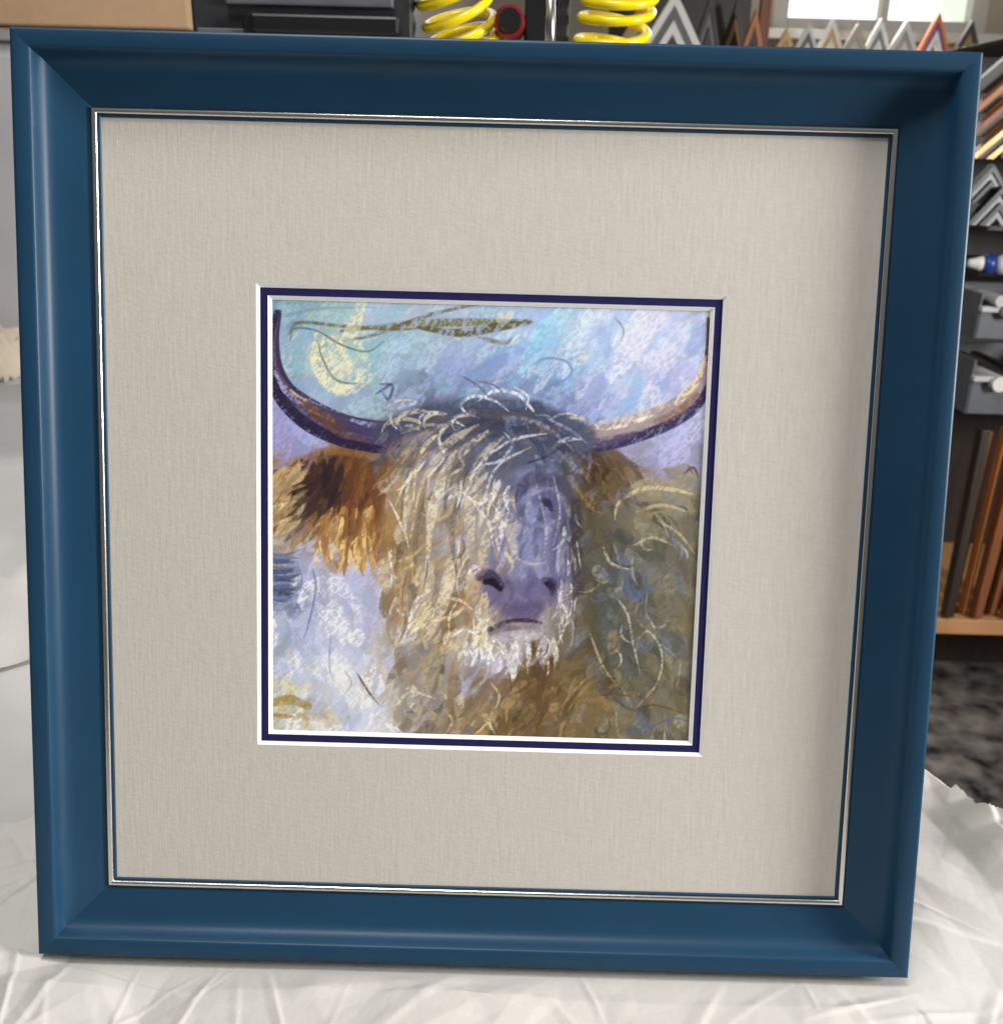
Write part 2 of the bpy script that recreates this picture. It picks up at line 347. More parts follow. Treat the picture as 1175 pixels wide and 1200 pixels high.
blob([(404,540),(392,575),(396,616)],[16,20,16],(78,46,34),.88)
blob([(386,548),(372,575),(376,606)],[16,22,15],(42,28,34),.92)
blob([(350,548),(336,580),(334,612)],[12,15,12],(150,122,82),.8)
blob([(430,532),(390,528),(350,542)],[5,6,5],(144,100,54),.75,soft=4)
blob([(690,540),(702,565),(694,590)],[14,16,10],(60,44,32),.88)
blob([(720,538),(732,552)],[8,8],(104,78,48),.7)
# ---- horns
HL=[(327,366),(321,398),(323,432),(338,464),(366,488),(406,504),(456,512)]
stroke(HL,[3,6,9,12,15,17,17],(72,60,90),.98,.0,soft=2)
stroke([(p[0]+2,p[1]-1) for p in HL],[1,3,5,6,6,6,6],(112,100,128),.6,.4,soft=3)
stroke([(324,366),(316,400),(316,436),(331,470),(360,498),(402,518),(450,528)],[3,4,6,7,7,6,4],(36,27,58),.97,.15,soft=2)
stroke([(328,368),(325,400),(328,430),(342,452),(372,472),(404,486),(440,496)],[1.5,2,2.5,2,1.6,1.2,.6],(46,36,70),.8,.25)
stroke([(352,470),(376,486),(404,498)],[3,6,5],(140,94,46),.85,.42,soft=2)
stroke([(366,486),(392,500),(424,506)],[2,4,2],(84,50,34),.85,.35)
stroke([(396,494),(425,504),(456,508)],[4,6,7],(62,52,94),.9,.35,soft=2)
stroke([(322,436),(334,458),(354,474)],[2,3,2],(170,168,208),.8,.42)
stroke([(334,452),(352,466),(372,474)],1.6,(206,186,150),.8,.42)
stroke([(412,492),(434,498),(454,498)],[2,3.5,2],(160,166,212),.75,.42)
stroke([(380,496),(400,510),(430,516)],[2,3,2],(120,78,44),.6,.42)
HR=[(831,374),(833,408),(826,440),(806,468),(768,490),(722,506),(676,518)]
stroke(HR,[2.5,5,8,11,12,12,11],(160,144,146),.98,.0,soft=2)
stroke([(836,384),(839,412),(832,448),(812,480),(774,502),(728,518),(684,528)],[2,2.5,4,5.5,6,6,5],(52,42,78),.97,.18,soft=2)
stroke([(830,374),(831,398),(828,420)],[2.4,4,3],(80,54,48),.9,.15)
stroke([(826,418),(816,446),(794,470)],[2,4,5],(224,204,168),.9,.4,soft=2)
stroke([(796,466),(756,484),(712,496),(686,502)],[3,5,5,4],(206,190,180),.85,.42,soft=2)
stroke([(768,486),(735,497),(705,504)],2.4,(238,226,206),.85,.4)
stroke([(816,462),(792,484),(768,494)],[3,5,3],(120,82,58),.75,.4,soft=2)
stroke([(744,508),(708,518),(676,522)],[3,6,6],(84,72,104),.85,.35,soft=2)
# ---- crown: low, wide, dark blue-grey, running into both horns
blob([(446,506),(490,492),(550,484),(620,486),(686,510)],[12,15,17,17,12],(64,70,92),.85,.15,8)
blob([(520,506),(570,498),(640,508),(678,528)],[12,18,18,12],(50,56,78),.85)
blob([(500,530),(560,528),(600,536),(648,544)],[8,12,14,11],(74,80,104),.7)
# ---- face planes
blob([(622,566),(626,610),(616,650),(616,674)],[20,26,24,22],(120,122,160),.75,.15,12)
blob([(622,580),(622,624),(616,654)],[8,12,10],(144,148,190),.5,.3,8)
blob([(654,592),(658,640),(654,680)],[11,12,10],(80,80,114),.8,.2,8)
blob([(594,570),(588,620),(580,660)],[10,12,9],(100,98,124),.65,.2,8)
blob([(674,590),(677,650),(674,710)],[7,9,7],(52,46,50),.75,.2)
blob([(697,600),(695,640),(690,700)],[9,12,10],(74,64,48),.75,.25)
blob([(512,560),(508,620),(512,690)],[12,16,14],(206,188,160),.6,.25)
blob([(545,640),(540,680)],[9,11],(216,200,176),.65,.25)
blob([(462,600),(456,650),(458,700)],[8,10,9],(146,106,58),.7,.25)
blob([(540,700),(536,730),(520,760)],[6,8,7],(140,98,50),.6,.3)
blob([(632,758),(638,800),(626,850)],[12,20,18],(86,62,36),.85,.2)
blob([(606,802),(590,830),(576,862)],[8,12,10],(108,86,52),.7,.3)
blob([(545,806),(580,794),(606,770)],[9,11,8],(164,162,186),.75,.2)
blob([(480,740),(484,800),(490,855)],[8,10,8],(174,166,152),.5,.3)
blob([(702,650),(708,710),(702,770)],[12,16,12],(70,68,58),.6,.25)
CR=[(224,210,182),(204,186,152),(178,156,118),(230,224,212)]; TN=[(142,106,62),(108,88,66),(80,70,70)]; GR=[(70,74,92),(98,102,126),(50,52,72)]; WH=[(232,230,230),(206,208,222)]
BG=[(142,146,178),(112,116,150),(166,170,196)]
locks(130,(320,528,448,612),[(112,70,38),(84,50,34),(140,94,48),(54,34,34)],(2.4,5),(20,42),.72,.6,soft=1.6)
locks(50,(352,538,402,592),[(38,26,30),(58,38,40)],(2.4,5),(20,40),.8,.85)
locks(60,(322,535,362,612),[(208,184,138),(176,148,104)],(1.6,3.4),(20,40),.75,.7)
locks(80,(380,592,446,636),[(190,146,86),(222,192,136),(132,86,46)],(1.6,3.4),(18,38),.8,.7)
locks(60,(676,528,740,580),[(56,42,30),(86,64,40),(118,90,52)],(2,4),(18,36),.7,.6)
locks(230,(450,525,572,700),CR+TN+BG[:2],(3,9),(14,46),.74,.55,jit=.16,rough=.34,curl=.9,soft=1.8,dev=.32)
locks(120,(450,480,690,545),GR+BG[:2]+TN[1:],(2,6),(18,44),.7,.65,curl=1.3,rough=.3,dev=.3)
locks(180,(452,660,600,860),CR+TN+BG,(3,9),(14,42),.7,.5,jit=.16,rough=.34,curl=.9,soft=1.8,dev=.32)
locks(90,(560,780,690,866),[(84,60,34),(128,98,56),(154,124,80),(110,92,76)],(3,8),(16,42),.65,.55,rough=.34,soft=1.8,dev=.3)
locks(300,(682,570,835,866),[(64,64,56),(104,102,90),(142,134,110),(88,100,124),(112,88,54),(80,72,54)],(3,9),(14,46),.68,.58,jit=.16,rough=.34,curl=1.1,soft=1.8,dev=.45)
for P,w,c in [
 ([(560,498),(520,524),(497,570),(480,630)],5,(208,194,166)),([(572,505),(530,540),(512,580),(505,610),(500,670)],6,(222,210,186)),
 ([(590,512),(565,536),(548,570),(540,620)],4,(190,180,164)),([(520,496),(484,520),(462,556),(452,600)],4.5,(168,150,124)),
 ([(585,490),(550,512),(528,560),(520,600)],4,(82,76,80)),([(540,488),(500,520),(476,570),(470,610)],4,(98,84,74)),
 ([(610,482),(650,492),(682,516),(692,540)],5,(72,80,104)),([(600,488),(640,500),(672,528)],2.4,(140,146,172)),([(605,495),(630,520),(640,548)],4,(54,60,84)),
 ([(592,492),(600,520),(592,556)],4,(100,104,126)),([(574,520),(564,548),(560,590),(568,640)],4.5,(184,172,158)),([(556,570),(550,604),(554,640)],7,(210,198,178)),
 ([(480,640),(470,690),(476,740)],8,(190,160,112)),([(505,660),(496,710),(500,760)],9,(206,188,156)),([(530,660),(520,700),(508,735)],8,(220,204,178)),
 ([(470,560),(458,610),(452,660)],6,(160,122,70)),([(520,760),(500,800),(486,850)],8,(172,156,132)),([(550,745),(530,790),(526,840)],5,(150,126,90)),([(545,560),(530,620),(536,680)],3,(98,88,88)),([(500,560),(488,620),(486,680)],3.4,(116,96,76)),([(578,600),(568,640),(562,664)],6,(206,194,174)),
 ([(540,694),(550,716),(544,738)],6,(156,108,52)),([(735,575),(775,566),(820,580)],8,(160,148,116)),([(700,600),(716,650)],8,(88,82,66)),([(770,690),(790,740)],9,(118,112,92)),([(730,740),(746,790)],9,(78,80,74)),([(690,800),(704,850)],9,(120,100,58))]:
    stroke(P,w,c,.7,.36,soft=2.2)
locks(34,(450,515,570,700),CR+WH+TN,(.9,2.2),(24,64),.76,.75,curl=1.2,rough=.3,soft=1.2,dev=.3)
locks(22,(452,640,600,850),CR+TN+WH,(.9,2.2),(20,50),.7,.7,curl=1.2,rough=.3,soft=1.2,dev=.3)
locks(18,(560,780,690,860),[(62,44,28),(160,132,84)],(1,2.2),(20,46),.7,.65,rough=.3,soft=1.2,dev=.3)
locks(60,(682,560,835,860),[(176,166,134),(54,52,46),(196,186,154),(130,122,98),(110,124,160)],(.8,2),(18,50),.7,.75,curl=1.5,rough=.3,soft=1.1,dev=.5)
# ---- bridge broken up with hair, eye a dark smudge in its socket
locks(56,(588,548,668,672),BG+GR+[(150,142,150),(184,176,178)],(1.6,5),(16,44),.62,.75,curl=.9,soft=1.8,rough=.32,dev=.25)
locks(24,(576,560,608,664),CR,(1.6,4.2),(18,40),.72,.78,curl=.8,soft=1.6,rough=.3)
blob([(604,578),(624,562),(656,566),(668,586)],[6,8,8,5],(62,60,88),.65,.25,6)
blob([(628,586),(642,582),(656,592)],[6,8,6],(84,82,122),.7,.2,5)
stroke([(606,588),(618,572),(636,562),(654,564)],[1.2,2,2.2,1.2],(52,48,88),.45,.35,soft=2)
stroke([(616,590),(628,576),(648,572)],[1.5,2.2,1.4],(144,148,192),.5,.38,soft=1.8)
stroke([(633,586),(641,589),(646,597)],[2,4.6,2.4],(34,32,62),.85,.18,soft=2.6)
stroke([(628,604),(642,604),(654,610)],1.6,(70,68,110),.45,.35,soft=2)
stroke([(622,604),(630,614),(646,620)],[1.5,3.4,2],(152,156,202),.5,.38,soft=2)
for P,w,c in [([(610,606),(604,634),(606,662)],4,(160,162,204)),([(600,596),(596,624),(592,652)],3,(184,178,186)),([(656,622),(658,650),(652,672)],3,(126,126,166)),([(604,636),(599,664)],3.4,(206,196,186)),([(586,580),(580,620),(586,650)],2.4,(224,216,204)),([(628,566),(640,620),(636,660)],1.6,(186,186,206)),([(648,556),(656,600),(648,640)],1.4,(206,204,212))]:
    stroke(P,w,c,.6,.35,soft=2)
# muzzle: small, angular, smudged
blob([(576,688),(606,700),(646,692)],[13,21,14],(100,92,132),.8,.2,11)
blob([(592,714),(614,719),(632,712)],[8,11,8],(82,72,108),.7,.25,8)
blob([(600,668),(622,664),(642,670)],[7,9,7],(128,128,168),.55,.3,8)
blob([(556,684),(554,706),(564,728)],[7,9,8],(178,156,126),.78,.25,5)
blob([(568,724),(578,742)],[6,6],(184,168,146),.7,.3,4)
blob([(664,690),(660,722)],[7,8],(144,138,142),.7,.3,5)
stroke([(562,676),(574,674),(586,686)],[5,8,5],(48,38,66),.82,.25,soft=4)
stroke([(568,682),(577,682),(586,690)],[3,5,3],(20,14,32),.9,.12,soft=3)
stroke([(561,671),(573,665),(587,672)],[1.5,2.4,1.5],(136,124,162),.5,.35,soft=2)
stroke([(638,680),(646,684),(648,696)],[3.5,6,3],(44,34,62),.75,.25,soft=4)
stroke([(641,684),(646,688)],[3,3.6],(22,16,36),.88,.12,soft=2.5)
stroke([(596,692),(612,702),(630,697)],3.6,(130,124,166),.5,.38,soft=3)
stroke([(592,678),(600,690),(598,704)],3,(66,56,86),.4,.35,soft=3)
stroke([(624,680),(618,694),(622,708)],3,(76,66,98),.4,.35,soft=3)
stroke([(558,744),(576,737),(596,728),(618,727),(634,730)],[1.4,3,2.2,2.6,1.2],(40,27,42),.8,.22,soft=2.2)
stroke([(566,746),(592,737),(622,735)],[2,3.4,2],(84,68,86),.5,.35,soft=3)
stroke([(572,752),(600,745),(632,746)],[4,6,5],(184,180,190),.72,.32,soft=3)
locks(50,(540,742,656,774),WH+[(214,206,196)],(1.2,3.4),(12,30),.8,.8,soft=1.4,rough=.3,dev=.4)
locks(28,(543,688,574,742),CR,(1.6,4),(14,32),.78,.8,soft=1.5,rough=.3,dev=.3)
locks(34,(650,600,676,740),WH+[(196,186,168),(110,108,138),(70,62,70)],(.9,2.4),(18,44),.72,.8,curl=.9,soft=1.2,rough=.3)
# ---- snowy left background and lower left
for i in range(120):
    x=rng.uniform(325,452); y=rng.uniform(662,850); l=rng.uniform(14,42); a=math.radians(rng.normal(95,30))
    c=[(228,230,242),(205,208,232),(178,184,216),(240,240,242),(154,162,190)][rng.integers(5)]
    if x>430 and y<760: continue
    if x<350 and y>800: continue
    stroke([(x,y),(x+math.cos(a)*l,y+math.sin(a)*l)],rng.uniform(4,12),c,.62,.4,n=3,soft=1.6)
for i in range(34):
    y=rng.uniform(648,704); stroke([(318,y),(334,y+rng.normal(0,2)),(346+rng.normal(0,5),y+rng.normal(0,3))],rng.uniform(1.2,2.6),[(58,66,92),(82,94,130),(112,126,160)][rng.integers(3)],.8,.3,n=3)
blob([(326,720),(334,740),(328,764)],[6,8,6],(132,144,170),.6,.3,3)
blob([(360,800),(384,812),(372,840)],[7,8,6],(176,180,180),.5,.35,3)
stroke([(318,824),(340,820),(362,828)],[5,6,4],(146,118,44),.75,.4,soft=2.4); stroke([(318,838),(345,840)],2.4,(116,90,42),.6,.4,soft=2)
stroke([(330,802),(350,808),(366,802)],6,(214,208,162),.65,.4,soft=2)
stroke([(366,664),(370,690),(362,730),(356,748)],1.3,(110,112,140),.75,.2)
stroke([(418,788),(430,808),(444,826)],1.5,(110,84,60),.85,.2)
stroke([(388,740),(386,780),(392,800)],1.0,(130,132,160),.6,.2)
stroke([(404,786),(412,800),(404,814)],1.0,(150,128,100),.6,.2)
stroke([(350,644),(380,640),(410,662),(440,668)],[5,7,7,5],(192,194,228),.6,.3,soft=3)
for i in range(40):
    x=rng.uniform(366,446); y=632+(x-370)*.22+rng.normal(0,5); stroke([(x,y),(x-1,y+9),(x+rng.normal(0,3),y+rng.uniform(14,28))],rng.uniform(1.2,3),[(196,150,88),(150,104,56),(224,196,142)][rng.integers(3)],.85,.2,n=3)
for i in range(18):
    x=rng.uniform(470,676); y=490+abs(x-580)*.12+rng.normal(0,13); r_=rng.uniform(8,20); k=-1 if x<575 else 1
    t0=rng.uniform(3.2,4.6); Q=[(x+k*r_*1.4*math.cos(t0+t),y+r_*.9*math.sin(t0+t)) for t in np.linspace(0,rng.uniform(1.4,3.0),6)]
    stroke(Q,rng.uniform(.9,2.6),(WH+BG+CR)[rng.integers(9)],.7,.34,soft=1.3)
for P,w,c in [
 ([(560,470),(580,458),(606,462),(622,478),(628,486)],2,(236,236,240)),([(548,486),(540,474),(556,464),(580,470),(596,482)],1.8,(230,230,236)),
 ([(545,500),(530,494),(514,512),(520,536),(500,560)],2,(228,222,208)),([(520,506),(500,520),(488,548),(484,590)],2.4,(226,214,188)),
 ([(500,530),(480,562),(474,610),(480,650)],2,(222,206,172)),([(560,545),(585,540),(600,520),(590,506)],1.6,(204,206,218)),
 ([(640,508),(600,516),(560,546),(540,594)],1.7,(222,218,216)),([(622,524),(585,544),(568,580),(562,620)],1.6,(214,208,206)),
 ([(540,575),(560,590),(575,580),(580,560)],1.8,(226,220,210)),([(555,590),(572,612),(578,640)],2,(222,214,210)),([(576,590),(586,604),(588,628),(582,652)],1.8,(214,210,214)),
 ([(610,545),(640,535),(664,520)],1.4,(50,48,66)),([(470,508),(500,498),(530,500)],1.8,(160,156,160)),([(640,490),(668,504),(688,520)],1.8,(150,154,180)),
 ([(540,440),(560,452),(575,468)],1.2,(90,80,90)),([(556,446),(580,452),(596,470)],1.0,(90,84,110)),([(600,452),(618,464),(616,480)],1.3,(220,222,232)),
 ([(590,645),(600,660),(596,672)],2.2,(214,196,160)),([(600,652),(622,661),(638,659)],1.6,(180,174,180)),
 ([(545,772),(550,762),(556,772),(562,760),(566,772),(574,760),(578,774),(586,762),(592,772)],1.4,(240,238,236)),
 ([(530,745),(545,738),(562,746)],1.9,(232,226,214)),([(505,728),(530,722),(545,712)],2.2,(226,206,166)),([(520,700),(540,704),(556,716)],2,(220,200,170)),
 ([(655,700),(664,724),(656,748),(648,770)],1.5,(226,220,206)),([(640,745),(644,758),(636,776)],1.2,(226,220,208)),
 ([(722,700),(735,720),(742,755),(750,790)],1.6,(190,182,152)),([(748,748),(760,740),(775,765),(770,800),(745,830)],1.3,(192,184,152)),([(690,740),(706,780),(720,800)],1.4,(176,164,130)),
 ([(706,640),(716,660),(740,668)],1.8,(190,180,146)),([(730,585),(755,572),(790,574),(815,580)],2.4,(200,188,150)),([(745,600),(775,592),(806,600)],2,(186,174,140)),
 ([(720,610),(724,590),(745,575),(770,566)],1.8,(188,176,140)),([(770,610),(795,625),(815,650)],1.6,(174,166,134)),([(740,640),(765,630),(790,640)],1.6,(174,166,134)),
 ([(800,556),(812,548),(818,560)],1.5,(90,60,60)),([(806,545),(812,556)],1.2,(120,70,66)),
 ([(668,560),(684,585),(700,600),(715,596)],1.5,(140,112,68)),([(715,815),(740,832),(765,826),(800,836)],1.4,(80,64,42)),([(700,798),(720,812),(738,816)],2,(100,68,40)),
 ([(724,858),(760,852),(790,842),(812,848)],1.1,(64,90,160)),
 ([(735,688),(745,698),(760,690)],[3,6,3],(86,104,142)),([(700,665),(716,680)],[2,4],(86,104,124)),
 ([(462,830),(480,812),(510,818)],2,(214,206,190)),([(520,862),(530,845),(520,830)],1.6,(200,186,160)),([(575,800),(585,815),(580,832)],1.6,(200,180,138))]:
    stroke(P,w,c,.78,.3,soft=1.2)
img*= (1+.10*(grain[...,None]-.5))
img=np.clip(img,0,1)
L_=np.where(img<=.04045,img/12.92,((img+.055)/1.055)**2.4)
L_=np.clip(L_*1.14,0,.92)
gx=np.linspace(ax0,ax1,N); gy=np.linspace(ay1,ay0,N)
V=np.zeros((N*N,3),np.float32); V[:,0]=np.tile(gx,N); V[:,1]=np.repeat(gy,N); V[:,2]=ZA
idx=np.arange(N*N).reshape(N,N)
FQ=np.stack([idx[:-1,:-1],idx[1:,:-1],idx[1:,1:],idx[:-1,1:]],-1).reshape(-1,4)
me=bpy.data.meshes.new('painting'); me.vertices.add(N*N); me.vertices.foreach_set('co',V.ravel())
me.loops.add(FQ.size); me.loops.foreach_set('vertex_index',FQ.ravel().astype(np.int32))
me.polygons.add(len(FQ)); me.polygons.foreach_set('loop_start',np.arange(0,FQ.size,4,dtype=np.int32)); me.polygons.foreach_set('loop_total',np.full(len(FQ),4,np.int32))
me.update(calc_edges=True)
ca=me.color_attributes.new('pastel','FLOAT_COLOR','POINT'); ca.data.foreach_set('color',np.concatenate([L_.reshape(-1,3),np.ones((N*N,1))],1).astype(np.float32).ravel())
mp_=bpy.data.materials.new('pastel_painting'); mp_.use_nodes=True; nt=mp_.node_tree; b=nt.nodes['Principled BSDF']; b.inputs['Roughness'].default_value=.75; b.inputs['Specular IOR Level'].default_value=.2
at=nt.nodes.new('ShaderNodeAttribute'); at.attribute_name='pastel'
tc=nt.nodes.new('ShaderNodeTexCoord'); nn_=nt.nodes.new('ShaderNodeTexNoise'); nn_.inputs['Scale'].default_value=900; nt.links.new(tc.outputs['Object'],nn_.inputs['Vector'])
bp=nt.nodes.new('ShaderNodeBump'); bp.inputs['Strength'].default_value=.12; bp.inputs['Distance'].default_value=.0005; nt.links.new(nn_.outputs['Fac'],bp.inputs['Height']); nt.links.new(bp.outputs[0],b.inputs['Normal'])
nt.links.new(at.outputs['Color'],b.inputs['Base Color'])
me.materials.append(mp_); po=bpy.data.objects.new('painting',me); COL.objects.link(po); po.parent=FR
po['label']='pastel painting of a shaggy highland cow with wide horns against pale blue'
# ------------------------------------------------------------------ worktable and papers
A=np.array(onZ(1085,912,0)); B=np.array(onZ(1175,1010,0)); e=(A-B)[:2]; e/=np.linalg.norm(e); n2=np.array([-e[1],e[0]])
Fp=np.array(onZ(4,432,0)); uf=(Fp[:2]-A[:2])@e
def tv(u,v): q=A[:2]+u*e+v*n2; return (q[0],q[1])
TB=empty('worktable',(tv(0,1)[0],tv(0,1)[1],-.9),'large workshop table hidden under white packing paper','table')
def rel(o,par):
    o.parent=par; o.location=-Vector(par.location)
VL=2.6
mb=MB(); mb.prism([tv(-1.0,.03),tv(uf,.03),tv(uf,VL),tv(-1.0,VL)],-.045,-.006); rel(mb.build('tabletop',M_table,None,.003),TB)
for u,v in((-.9,.12),(uf-.12,.12),(uf-.12,VL-.1),(-.9,VL-.1)):
    q=tv(u,v); mb=MB(); mb.box((q[0],q[1],-.4725),(.08,.08,.852)); rel(mb.build('leg',M_table,None,.003),TB)
def sheet(name,xs,ys,hf,keep,m):
    X,Y=np.meshgrid(xs,ys); Z=hf(X,Y); nx=len(xs); ny=len(ys)
    V=np.stack([X.ravel(),Y.ravel(),Z.ravel()],1); K=keep(X,Y)
    id_=np.arange(nx*ny).reshape(ny,nx)
    kk=K[:-1,:-1]&K[1:,:-1]&K[1:,1:]&K[:-1,1:]
    jj,ii=np.nonzero(kk)
    f=[(int(id_[j,i]),int(id_[j,i+1]),int(id_[j+1,i+1]),int(id_[j+1,i])) for j,i in zip(jj,ii)]
    used=np.unique(np.array(f).ravel()); rm=-np.ones(nx*ny,int); rm[used]=np.arange(len(used))
    me=bpy.data.meshes.new(name); me.from_pydata([tuple(map(float,V[k])) for k in used],[],[tuple(int(rm[q]) for q in t) for t in f]); me.update()
    me.polygons.foreach_set('use_smooth',[True]*len(me.polygons)); me.materials.append(m)
    o=bpy.data.objects.new(name,me); COL.objects.link(o)
    return o
def facets(rr,xs,ys,sp,amp):
    x0,x1,y0,y1=xs[0],xs[-1],ys[0],ys[-1]; pts=[]
    gx_=np.arange(x0-sp,x1+sp*1.5,sp); gy_=np.arange(y0-sp,y1+sp*1.5,sp)
    for yv in gy_:
        for xv in gx_: pts.append(Vector((xv+rr.uniform(-.48,.48)*sp,yv+rr.uniform(-.48,.48)*sp)))
    vo,_,fo,_,_,_=geometry.delaunay_2d_cdt(pts,[],[],0,1e-6)
    hz=(rr.random(len(vo))**1.6)*amp
    X,Y=np.meshgrid(xs,ys); Z=np.zeros_like(X); dx=xs[1]-xs[0]; dy=ys[1]-ys[0]
    for f in fo:
        a,b,c=[vo[i] for i in f[:3]]; ha_,hb_,hc_=[hz[i] for i in f[:3]]
        i0=max(0,int((min(a.x,b.x,c.x)-x0)/dx)); i1=min(len(xs),int((max(a.x,b.x,c.x)-x0)/dx)+2)
        j0=max(0,int((min(a.y,b.y,c.y)-y0)/dy)); j1=min(len(ys),int((max(a.y,b.y,c.y)-y0)/dy)+2)
        if i1<=i0 or j1<=j0: continue
        xs_=X[j0:j1,i0:i1]; ys_=Y[j0:j1,i0:i1]
        D=(b.y-c.y)*(a.x-c.x)+(c.x-b.x)*(a.y-c.y)
        if abs(D)<1e-12: continue
        l1=((b.y-c.y)*(xs_-c.x)+(c.x-b.x)*(ys_-c.y))/D; l2=((c.y-a.y)*(xs_-c.x)+(a.x-c.x)*(ys_-c.y))/D; l3=1-l1-l2
        m=(l1>=-1e-6)&(l2>=-1e-6)&(l3>=-1e-6)
        Z[j0:j1,i0:i1][m]=(l1*ha_+l2*hb_+l3*hc_)[m]
    return Z
def creases(rr,nl,box,amp,wid,Lr):
    segs=[]
    for _ in range(nl):
        x=rr.uniform(box[0],box[2]); y=rr.uniform(box[1],box[3]); a=rr.uniform(0,math.pi); L=rr.uniform(*Lr)
        segs.append((x,y,math.cos(a),math.sin(a),L/2,amp*rr.uniform(.3,1),wid*rr.uniform(.5,1.6),rr.uniform(.15,.6)))
    def h(X,Y):
        Z=np.zeros_like(X)
        for x,y,c,s,L,a,w,asym in segs:
            t=(X-x)*c+(Y-y)*s; d=-(X-x)*s+(Y-y)*c
            f=np.clip(1-np.abs(t)/L,0,1)**.7
            ww=np.where(d>0,w,w*asym)
            Z+=a*f*np.clip(1-np.abs(d)/ww,0,1)
        return Z
    return h
def edge_v(X,Y): return (X-A[0])*n2[0]+(Y-A[1])*n2[1]
def edge_u(X,Y): return (X-A[0])*e[0]+(Y-A[1])*e[1]
r1=np.random.default_rng(5)
xs1=np.linspace(-.45,.60,900); ys1=np.linspace(-.20,.40,520)
FZ=facets(r1,xs1,ys1,.075,.008)+facets(r1,xs1,ys1,.030,.0028)+facets(r1,xs1,ys1,.013,.0005)
ha=creases(r1,40,(-.6,-.3,.62,.3),.004,.022,(.1,.4)); hs=creases(r1,130,(-.5,-.22,.6,.3),.0022,.0055,(.06,.34))
def hfront(X,Y):
    fx=np.clip((np.abs(X)-.235)/.05,0,1); fy=np.clip(np.maximum(.002-Y,Y-.12)/.022,0,1); k=np.maximum(fx,fy)
    Z=.0010+(.001+FZ+ha(X,Y)+hs(X,Y))*(.06+.94*k)
    v=edge_v(X,Y); u=edge_u(X,Y)
    f1=np.exp(-((u+.075)/.045)**2)*np.clip((.03-v)/.05,0,1)
    Z=Z+.022*f1*(1-.45*np.abs(((u+.075)*30)%1-.5)*2)
    Z=np.where((v<0)&(f1<.2),Z+v*.9,Z)
    return Z
rgn=np.random.default_rng(3); ru=np.linspace(-1.2,1,300); rv=blur(rgn.random((300,300)),1)[0]; rv=(rv-.5)*.018
def kfront(X,Y):
    v=edge_v(X,Y); u=edge_u(X,Y)
    rag=-.002+.004*np.sin(u*37)+np.interp(u,ru,rv)-.030*np.maximum(0,1-np.abs(u+.085)/.030)
    yb=np.interp(X,[-.6,-.3,-.1,.2,.3,.6],[.10,.12,.2,.34,.36,.38])
    return (v>rag)&(Y<yb+.012*np.sin(X*40))
o=sheet('tissue_paper',xs1,ys1,hfront,kfront,M_tissue)
tag(o,'crumpled white tissue paper under and in front of the blue frame','tissue paper')
r2=np.random.default_rng(9)
xs2=np.linspace(-2.4,1.0,420); ys2=np.linspace(-.6,2.6,420)
FB=facets(r2,xs2,ys2,.26,.034)+facets(r2,xs2,ys2,.10,.010)
hk=creases(r2,40,(-1.4,0,.4,1.8),.010,.03,(.3,1.2))
def hback(X,Y):
    Z=FB+hk(X,Y); kk=np.clip((np.abs(X)-.3)/.1,0,1); k2=np.clip((Y-.15)/.1,0,1); return -.004+Z*np.maximum(kk*.5,k2)*np.clip((2.0-Y)/.6,.1,1)*np.where(X>.2,.15,1)
def kback(X,Y):
    v=edge_v(X,Y); u=edge_u(X,Y); return (v>.03)&(u<uf+.01)&(u>-.95)&(v<VL)
o=sheet('packing_paper',xs2,ys2,hback,kback,M_paper)
tag(o,'smooth white packing paper spread over the table behind the frame','packing paper')
p0=onZ(-60,620,.004);p1=onZ(48,715,.004);p2=onZ(48,790,.004);p3=onZ(-60,826,.004)
g_=[]
for j in range(13):
    for i in range(13):
        s=i/12; t=j/12; q=(p0*(1-s)+p1*s)*(1-t)+(p3*(1-s)+p2*s)*t
        g_.append((q.x,q.y,.022+.006*math.sin(math.pi*min(1,t*1.1))+.0008*math.sin(9*s+4*t)))
mb=MB(); mb.v=g_; mb.f=[(j*13+i,j*13+i+1,(j+1)*13+i+1,(j+1)*13+i) for j in range(12) for i in range(12)]
tag(mb.build('paper_offcut',M_tissue,None,0,True),'flat white paper offcut on the table left of the frame','paper')
# ------------------------------------------------------------------ things behind the frame
Yt=onZ(2,425,0).y*.93
t0=onY(-90,60,Yt); t1=onY(250,60,Yt); zt=onY(5,31,Yt).z
TU=empty('storage_tub',((t0.x+t1.x)/2,Yt+.2,.002),'pale grey storage tub on the table under the cardboard box','storage tub')
mb=MB(); mb.box((0,0,(zt-.02)/2),(t1.x-t0.x,.36,zt-.022)); mb.build('body',M_tub,TU,.03)
mb=MB(); mb.box((0,0,zt-.012),(t1.x-t0.x+.03,.39,.02)); mb.build('lid',M_tub,TU,.006)
b0=onY(-70,0,Yt-.02); b1=onY(219,0,Yt-.02)
CB=empty('cardboard_box',((b0.x+b1.x)/2,Yt+.18,zt),'brown cardboard box on top of the pale tub, behind the frame','cardboard box')
mb=MB(); mb.box((0,0,.14),(b1.x-b0.x,.4,.276)); mb.build('body',M_card,CB,.003)
mb=MB(); mb.box((0,0,.279),(.06,.4,.0015)); mb.build('tape',M_tan,CB)
q=onZ(-4,448,0)
r3=np.random.default_rng(21); xs3=np.linspace(q.x-.12,q.x+.12,110); ys3=np.linspace(q.y-.12,q.y+.12,110)
FC=facets(r3,xs3,ys3,.035,.05)+facets(r3,xs3,ys3,.015,.012)
M_beige=mat('beige_paper',(206,192,172),.7,0,.1,30)
def rr_(X,Y): return ((X-q.x)/.09)**2+((Y-q.y)/.1)**2
